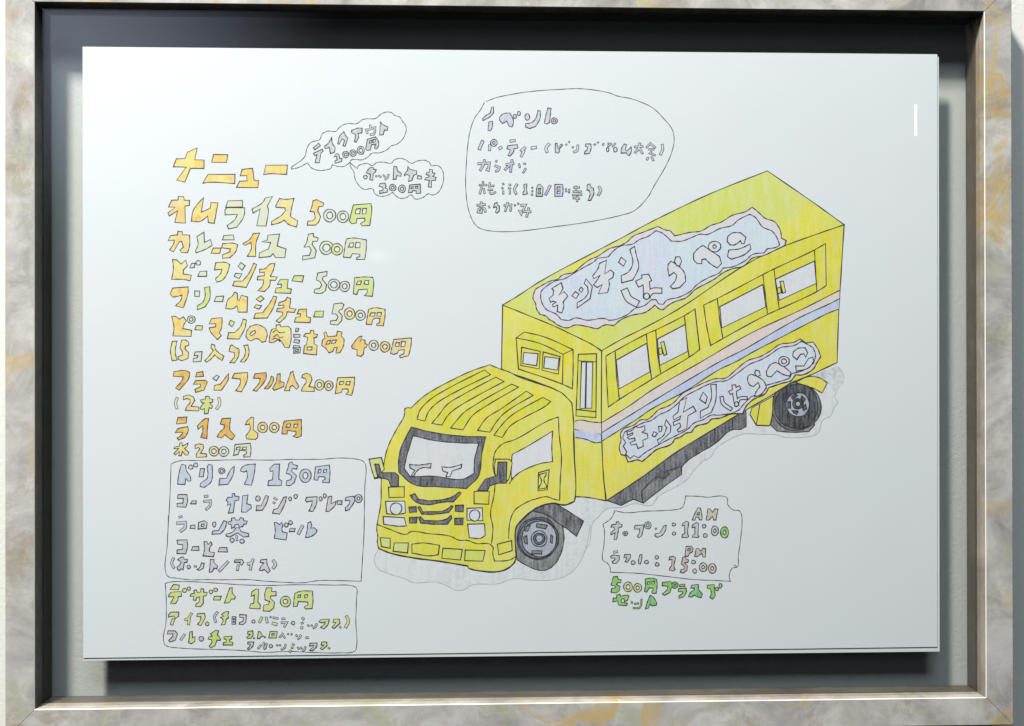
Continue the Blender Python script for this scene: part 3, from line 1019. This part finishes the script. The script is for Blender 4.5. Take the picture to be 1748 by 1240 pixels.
P 800,790 845,785 845,805 800,808
P 790,825 855,820 860,850 835,895 795,908 792,890 825,865 825,850 788,850
C N
P 900,795 960,788 962,830 995,870 985,902 950,895 925,880 900,898 875,892 890,860 925,835 925,820 895,820
C n
P 1035,795 1095,790 1095,830 1105,885 1080,915 1058,900 1068,870 1065,830 1035,822
O 1118,828,15,16,5,5
O 1148,800,13,20,4,7
P 265,880 290,872 298,888 350,880 368,885 355,925 330,935 325,910 305,912 300,940 355,950 345,970 280,965 270,930 230,938 235,905 262,905
S 8 390,935 395,950
S 9 405,990 460,985 475,915
S 7 415,955 450,950
C N
P 548,882 565,888 605,945 602,965 565,972 545,960 535,990 508,998 520,950
#truck_drawing
B 0 0 1
F s 646,938 639,954 644,970 664,980 690,988 706,995 744,994 764,1001 778,1008 792,1007 806,999 850,997 878,988 910,991 950,989 972,980 990,960 1000,938 1006,928 1012,893 1020,884 1038,868 1060,867 1084,860 1096,862 1112,863 1124,848 1152,832 1172,820 1184,804 1200,788 1214,780 1220,768 1236,756 1270,741 1298,742 1320,742 1340,747 1370,747 1388,744 1398,738 1404,718 1418,710 1424,696 1430,688 1425,678 1430,666 1440,652 1440,638 1430,625 1395,640 1150,770 1070,850 1030,850 980,850 860,960 700,955
f 646,938 639,954 644,970 664,980 690,988 706,995 744,994 764,1001 778,1008 792,1007 806,999 850,997 878,988 910,991 950,989 972,980 990,960 1000,938 1006,928 1012,893 1020,884 1038,868 1060,867 1084,860 1096,862 1112,863 1124,848 1152,832 1172,820 1184,804 1200,788 1214,780 1220,768 1236,756 1270,741 1298,742 1320,742 1340,747 1370,747 1388,744 1398,738 1404,718 1418,710 1424,696 1430,688 1425,678 1430,666 1440,652 1440,638 1430,625
f 1000,938 1004,920 1008,896
B 1150 560
F g 1180,400 1400,325 1450,390 1450,460 1400,530 1380,560 1310,470
>undercarriage
B 940 640
C D
P 475,1070 600,950 840,760 1000,660 1300,480 1545,310 1665,275 1668,440 1620,465 1545,470 1400,590 1280,660 1160,740 1115,790 1118,850 1000,930 790,1095 705,1060 600,1115
F G 785,990 920,880 960,890 1010,850 1100,790 1115,850 1000,925 790,1085
L 1400,460 1400,590
L 1550,370 1548,470
L 775,985 785,1095
L 780,985 920,870 960,885 1010,850 990,820 1100,785
>wheel
B 620 780
C G
P 1300,590 1440,460 1600,500 1700,590 1712,700 1680,840 1620,930 1560,965 1500,968 1440,950 1310,880 1295,700
C D
E 1485,695,178,180
E 1495,700,168,168
C c
E 1500,700,152,152
C G
P 1480,570 1570,585 1555,615 1475,600
P 1375,600 1425,585 1405,635 1380,635
P 1368,685 1395,672 1400,745 1375,735
P 1600,665 1618,680 1612,740 1595,730
P 1438,800 1525,802 1522,830 1438,828
C c
E 1500,700,68,68
C D
E 1500,700,50,50
C c
E 1502,698,30,34
>wheel
B 1150 560
C G
P 830,770 820,820 880,880 1000,890 1150,885 1200,830 1180,700 900,700
C D
E 1045,670,208,208
C R
E 1045,670,190,190
C c
E 1058,655,102,102
C R
P 1005,585 1045,560 1055,582 1015,610
P 1095,580 1125,610 1110,630 1085,600
P 1125,650 1135,690 1105,705 1100,680
P 975,630 995,630 998,685 972,685
P 1010,705 1060,710 1050,738 1020,725
E 1060,648,45,45
C c
E 1060,648,22,22
>mudguard
B 1150 560
C Y
P 1150,415 1240,425 1310,468 1265,555 1200,520 1150,500 1040,465
P 665,685 850,580 830,800 815,835 705,830 650,740
L 735,650 705,825
>mudguard
B 0 0 1
C D
P 908,872 925,862 944,859 965,870 996,890 984,916 968,903 952,893 935,880
>van_body
B 0 0 1
C Y
P 858,521 856,630 872,637 936,660 960,672 976,688 979,720 981,848 1000,849 1034,855 1030,810 1027,740 1027,600 1010,588 988,577 946,557 900,538
P 1027,599 1060,580 1100,560 1158,528 1280,448 1340,420 1400,398 1441,384 1435,480 1432,528 1429,619 1380,642 1350,654 1320,673 1270,702 1220,732 1150,775 1108,806 1070,832 1035,855 1030,810 1027,740
F U 862,530 900,545 946,562 988,582 1000,592 1000,640 960,600 900,570 862,560
F U 1080,790 1110,782 1150,755 1220,720 1150,764 1108,800 1060,838 1040,845
F O 1096,800 1130,778 1165,750 1130,760 1100,780
F U 1040,600 1100,566 1158,536 1230,494 1160,545 1080,590
F Z 1290,640 1330,590 1425,545 1426,612 1350,650
>van_roof
B 0 0 1
C Z
P 858,521 900,538 946,557 988,577 1010,588 1027,599 1060,580 1100,560 1158,528 1280,448 1340,420 1400,398 1441,384 1394,350 1310,292 1210,332 1134,368 1110,380 1062,406 1020,428 920,482 880,508
F U 1270,330 1310,320 1400,372 1340,400 1320,375 1290,350
F Y 930,545 985,562 1060,552 1110,536 1150,522 1100,556 1060,575 1026,592 980,570
>stripe
B 840 500
F K 710,1090 850,1100 935,1110 935,1205 830,1200 705,1165
L 710,1100 720,1090 850,1102 935,1110
L 705,1165 830,1200 935,1208
B 0 0 1
F K 1027,722 1076,692 1110,668 1190,622 1280,570 1370,528 1433,496 1433,510 1418,518 1370,540 1330,562 1270,597 1230,617 1190,640 1110,688 1066,715 1027,739
L 1027,722 1076,692 1110,668 1190,622 1280,570 1370,528 1433,496
>stripe
B 940 640
F B 210,470 430,510 430,575 380,580 210,535
L 210,535 300,550 380,580 430,575
B 0 0 1
F B 1027,739 1066,715 1110,688 1190,640 1230,617 1270,597 1330,562 1370,540 1418,518 1433,510 1432,528 1416,534 1380,552 1326,580 1284,602 1256,618 1230,630 1170,668 1110,700 1090,714 1060,733 1028,753
L 1027,739 1066,715 1110,688 1190,640 1230,617 1270,597 1330,562 1370,540 1418,518 1433,510
L 1432,528 1416,534 1380,552 1326,580 1284,602 1256,618 1230,630 1170,668 1110,700 1090,714 1060,733 1028,753
L 1027,600 1027,740 1030,810 1034,855
>side_window
B 840 500
C U
P 970,540 1050,495 1310,355 1400,315 1640,195 1730,140 1770,485 1680,550 1440,690 1360,740 1085,910 990,975 978,750
L 1050,500 1060,700 1085,910
L 1315,355 1330,500 1360,740
L 1395,315 1415,560 1440,690
L 1640,195 1660,400 1680,550
C W
P 1058,575 1320,430 1345,675 1083,820
P 1408,395 1648,270 1668,500 1430,620
C Y
P 1418,475 1445,470 1452,520 1425,530
P 1435,425 1465,415 1490,525 1465,535
>side_window
B 1110 460
C U
P 455,305 570,250 960,45 1050,0 1400,-165 1495,-220 1500,140 1420,190 1100,340 1000,385 620,590 515,650 480,480
L 572,250 595,450 620,590
L 960,45 985,250 1000,385
L 1055,0 1080,200 1100,340
L 1400,-165 1412,50 1420,190
C W
P 592,320 960,130 985,320 610,500
P 1065,85 1400,-70 1415,120 1100,265
C Y
P 1085,160 1110,150 1118,200 1085,210
P 1105,105 1135,100 1155,195 1130,205
>front_window
B 840 500
C U
P 205,385 275,335 440,375 690,485 690,700 685,820 600,780 225,650
L 205,385 400,430 605,525 600,780
L 605,525 690,485
C Y
P 252,465 410,500 402,650 245,620
P 435,505 580,545 565,695 425,660
C W
P 270,510 392,520 380,622 262,605
P 450,545 570,560 558,660 440,642
>narrow_door
B 840 500
C U
P 735,525 890,520 885,1065 715,1050 725,800
L 728,580 890,590
L 715,995 890,1015
C W
P 762,590 802,590 792,985 750,990
P 805,590 858,592 850,985 800,985
>roof_sign
B 0 0 1
C Q
P 911,502 914,494 926,487 940,480 952,477 960,470 980,465 988,458 1006,444 1020,438 1040,425 1060,419 1072,412 1080,404 1100,396 1123,387 1136,393 1144,394 1152,403 1178,397 1196,395 1214,385 1230,380 1250,368 1274,361 1284,354 1294,362 1306,373 1322,379 1332,394 1334,407 1342,411 1340,419 1322,428 1302,437 1284,441 1270,454 1250,459 1234,466 1222,475 1210,482 1186,495 1172,508 1150,516 1140,522 1132,529 1126,528 1118,521 1110,528 1100,534 1080,538 1060,546 1048,556 1032,555 1020,561 1004,558 982,555 968,560 952,555 944,549 938,546 932,540 922,537 916,528 914,518 910,510
C q
P 923,504 924,498 928,493 948,480 964,476 984,464 998,456 1014,447 1020,441 1038,439 1048,428 1060,420 1080,417 1092,409 1106,404 1120,394 1130,398 1140,406 1146,412 1164,412 1180,406 1196,400 1206,401 1230,390 1250,385 1260,376 1280,366 1290,372 1302,388 1318,395 1325,404 1331,418 1326,422 1310,425 1304,432 1284,435 1274,444 1250,456 1234,458 1228,466 1210,474 1190,486 1178,498 1158,508 1138,513 1132,520 1124,519 1120,512 1112,512 1100,522 1084,527 1070,538 1040,547 1032,544 1002,547 982,543 972,547 958,546 950,537 932,528 924,514
B 840 340
C w
P 590,715 605,765 570,820 615,790 645,828 605,880 612,910 595,972 555,960 560,905 520,920 515,900 545,880 520,870 500,880 485,848 520,820 525,780 510,765 545,740
P 710,790 740,810 715,850 680,825
P 760,752 778,770 760,798 740,775
P 800,680 855,745 835,850 725,930 725,885 790,845 820,800 815,750 785,720
P 915,550 975,522 960,640 1010,605 1038,630 1030,670 995,690 1000,730 985,798 905,808 940,730 895,755 865,730 890,700 920,650 865,680 858,655 905,590
P 1100,497 1143,530 1120,573 1078,540
P 1175,430 1215,405 1230,480 1250,580 1200,690 1105,715 1100,655 1165,620 1200,545
S 34 1130,780 1165,850 1235,892
S 33 1245,722 1340,675
S 33 1305,655 1318,760 1318,835
S 27 1325,825 1365,785 1440,782
Z
E 1318,828,24,27
P 1500,560 1525,530 1560,550 1600,580 1640,630 1650,700 1600,755 1540,765 1520,745 1560,700 1575,650 1550,625 1510,655 1500,610
P 1565,495 1600,492 1615,530 1600,570 1575,570 1555,535
B 1110 280
P 450,695 500,730 590,790 608,850 570,888 510,850 470,810 440,815 440,850 400,850 370,820 370,765 410,720
O 548,705,55,45,15,15
P 660,620 700,590 770,588 815,625 800,680 780,680 770,655 720,690 680,690 655,660
P 670,735 760,725 850,685 858,725 800,775 690,812 658,790
>side_sign
B 0 0 1
C Q
P 1057,764 1060,752 1059,740 1064,733 1082,726 1094,717 1104,717 1114,710 1124,700 1140,694 1152,686 1164,673 1184,662 1206,652 1220,647 1238,646 1256,632 1276,616 1298,609 1314,600 1332,588 1354,585 1366,579 1376,586 1388,584 1396,596 1401,609 1394,620 1388,630 1370,640 1358,640 1350,650 1336,654 1312,662 1306,672 1286,682 1272,696 1268,706 1248,707 1228,714 1214,716 1208,722 1188,728 1180,738 1170,740 1162,746 1152,749 1146,758 1120,768 1108,778 1096,788 1088,785 1080,787 1072,789 1068,778 1060,776
C q
P 1064,762 1068,756 1063,748 1066,738 1082,730 1098,722 1112,718 1126,708 1140,702 1156,690 1168,678 1190,666 1206,658 1222,652 1240,650 1258,638 1280,622 1300,614 1314,606 1332,594 1356,590 1368,583 1378,588 1388,594 1392,606 1389,620 1368,634 1352,638 1348,646 1330,652 1308,658 1302,668 1282,678 1268,692 1260,701 1228,709 1214,709 1202,716 1184,723 1174,733 1160,741 1142,750 1120,762 1106,770 1096,777 1090,782 1082,778 1076,783 1068,776 1070,772
B 940 640
C w
P 720,440 750,450 800,435 805,470 780,490 825,505 830,540 785,560 790,610 745,630 730,590 690,600 675,580 720,560 715,540 670,550 652,535 700,510 700,495 655,515 650,490 700,470
P 880,485 910,500 890,530 865,520
P 920,440 950,440 945,480 925,490
P 985,385 1025,440 1020,490 920,590 910,555 960,520 990,450 970,430
P 1100,225 1160,195 1130,320 1215,270 1240,310 1170,350 1160,460 1090,490 1080,470 1110,440 1100,410 1050,435 1045,405 1100,380 1110,350 1050,385 1042,355 1085,320
P 1300,148 1335,190 1320,245 1270,210
P 1365,85 1412,82 1405,230 1370,320 1275,370 1278,310 1340,280 1370,200
S 19 1458,190 1468,240 1538,295
S 19 1528,155 1612,108
S 21 1562,92 1572,190 1586,262
S 17 1590,248 1605,208 1672,198
Z
E 1584,250,16,20
B 1150 560
P 635,410 660,395 700,410 770,455 790,510 740,570 690,585 700,550 735,500 720,465 680,500 650,490 630,450
P 700,360 730,368 738,405 710,415 690,385
P 790,370 830,310 870,295 930,325 1000,380 990,412 930,395 880,365 830,418 795,410
O 940,285,45,42,22,22
P 1020,205 1060,175 1120,170 1142,210 1125,250 1110,220 1080,225 1050,270 1015,240
P 1040,325 1110,325 1150,260 1185,250 1195,285 1150,340 1045,370
>cab
B 0 0 1
C Y
P 701,697 722,678 740,666 772,649 804,634 836,623 856,631 868,635 886,644 944,664 960,672 976,688 979,720 979,760 982,848 980,856 964,862 945,859 925,863 908,872 890,888 881,900 879,920 880,954 878,960 858,974 810,973 800,970 798,966 750,958 704,952 666,944 646,936 644,924 645,916 643,904 644,894 650,860 651,820 654,800 660,770 668,750 680,728 690,710 691,698 696,696
F U 850,650 900,665 950,685 960,720 940,720 900,700 870,690 840,700 800,740 800,720 850,680
F O 828,740 842,745 838,790 826,830 820,790
F Z 660,775 690,712 720,690 760,668 700,712 684,735 672,775
F U 850,830 900,810 940,800 950,840 900,850 870,880 860,950 846,940 842,870
F Z 646,898 690,912 760,922 800,928 840,935 846,960 810,968 750,952 660,938
B 620 610
L 1665,510 1580,540 1300,700 1180,745 1130,800 1110,870 1110,960 1125,1010
L 1665,510 1670,650 1690,850 1680,1050 1675,1220 1640,1215 1560,1190 1450,1215
B 620 780
L 1450,365 1400,385 1290,460 1250,560 1240,700
L 1125,235 1115,330 1085,490 1105,600 1095,740
L 115,575 230,620 375,660 400,640 550,655 750,680 810,710 900,715 960,740 1080,745 1105,770
L 1110,770 1105,830 1120,890 1250,880 1300,850
>roof_slat
B 620 610
C U
P 460,530 480,460 560,370 700,280 1035,108 1085,150 800,290 630,390 560,460 525,545
>roof_slat
C U
P 585,565 640,500 720,400 850,320 1130,170 1200,208 900,370 760,460 720,500 670,580
>roof_slat
C U
P 745,605 850,480 950,410 1265,230 1325,255 1060,410 930,500 850,620
>roof_slat
C U
P 975,625 1050,520 1160,450 1390,290 1450,325 1200,480 1130,560 1080,640
>roof_slat
C U
P 1115,665 1180,580 1260,500 1530,343 1600,378 1550,420 1400,500 1250,590 1185,685
>door_window
B 620 610
C W
P 1270,830 1400,760 1615,630 1608,780 1615,890 1500,910 1330,985 1265,1040 1260,950
L 1330,985 1280,1030 1245,1080
>door_handle
C Y
P 1495,985 1585,960 1570,1130 1490,1140
P 1505,1000 1560,985 1560,1002 1543,1030 1543,1060 1563,1098 1560,1116 1500,1125 1500,1105 1518,1075 1518,1040 1505,1018
>windscreen
C D
P 410,595 560,635 800,670 1045,680 1010,830 985,1010 880,1120 650,1105 430,1085 305,985 300,900 320,780
C W
P 425,670 600,710 800,730 985,735 950,870 945,990 850,1040 600,1015 400,1020 350,950 370,850
C k
P 395,915 460,920 520,915 580,905 575,945 500,945 455,975 430,1015 410,1010 440,965 400,945
C W
P 670,935 740,940 840,915 835,945 760,970 740,1020 705,1020 720,985 680,970
>mirror
C l
P 50,870 155,855 180,955 160,980 115,985 125,1025 95,1030 70,950
C D
P 98,912 135,912 155,985 270,985 300,1010 300,1105 235,1100 215,1045 140,1025 115,985
>mirror
C Y
P 1125,870 1245,870 1270,900 1240,1040 1215,1070 1140,1050 1120,960
C D
P 1150,895 1225,895 1220,1075 1150,1075 1075,1100 1060,1140 975,1135 1040,1040 1140,1010
>headlight
B 620 780
C U
P 215,260 350,255 350,345 220,348
C W
P 190,380 355,378 360,480 290,492 200,485
E 280,443,50,50
P 170,510 350,520 368,590 300,592 175,575
>headlight
C U
P 945,295 1075,295 1070,405 945,400
C W
P 885,440 1015,435 1020,545 885,540
E 950,500,45,48
P 890,575 1035,572 1040,670 1000,695 905,690
>grille
C D
P 400,330 440,315 470,360 560,375 700,360 760,340 820,300 835,310 770,385 700,385 550,408 470,395 430,370
P 465,430 485,425 510,470 700,455 755,415 765,425 730,475 600,490 500,490
P 470,515 490,510 520,545 700,535 750,500 755,525 720,575 600,575 490,565
P 390,430 450,425 455,470 395,475
P 785,415 855,412 852,470 785,465
P 395,520 460,515 455,565 395,565
P 780,525 852,522 850,580 780,578
>bumper_lamp
C l
P 145,690 230,695 230,780 155,765
P 265,735 385,735 378,820 255,805
C U
P 415,745 510,735 650,755 640,835 560,845 415,820
C Z
P 680,780 845,790 830,880 670,865
P 870,795 1040,800 1020,890 865,885
C Y
P 1145,745 1265,715 1270,800 1155,835
"""
build_art(ART)
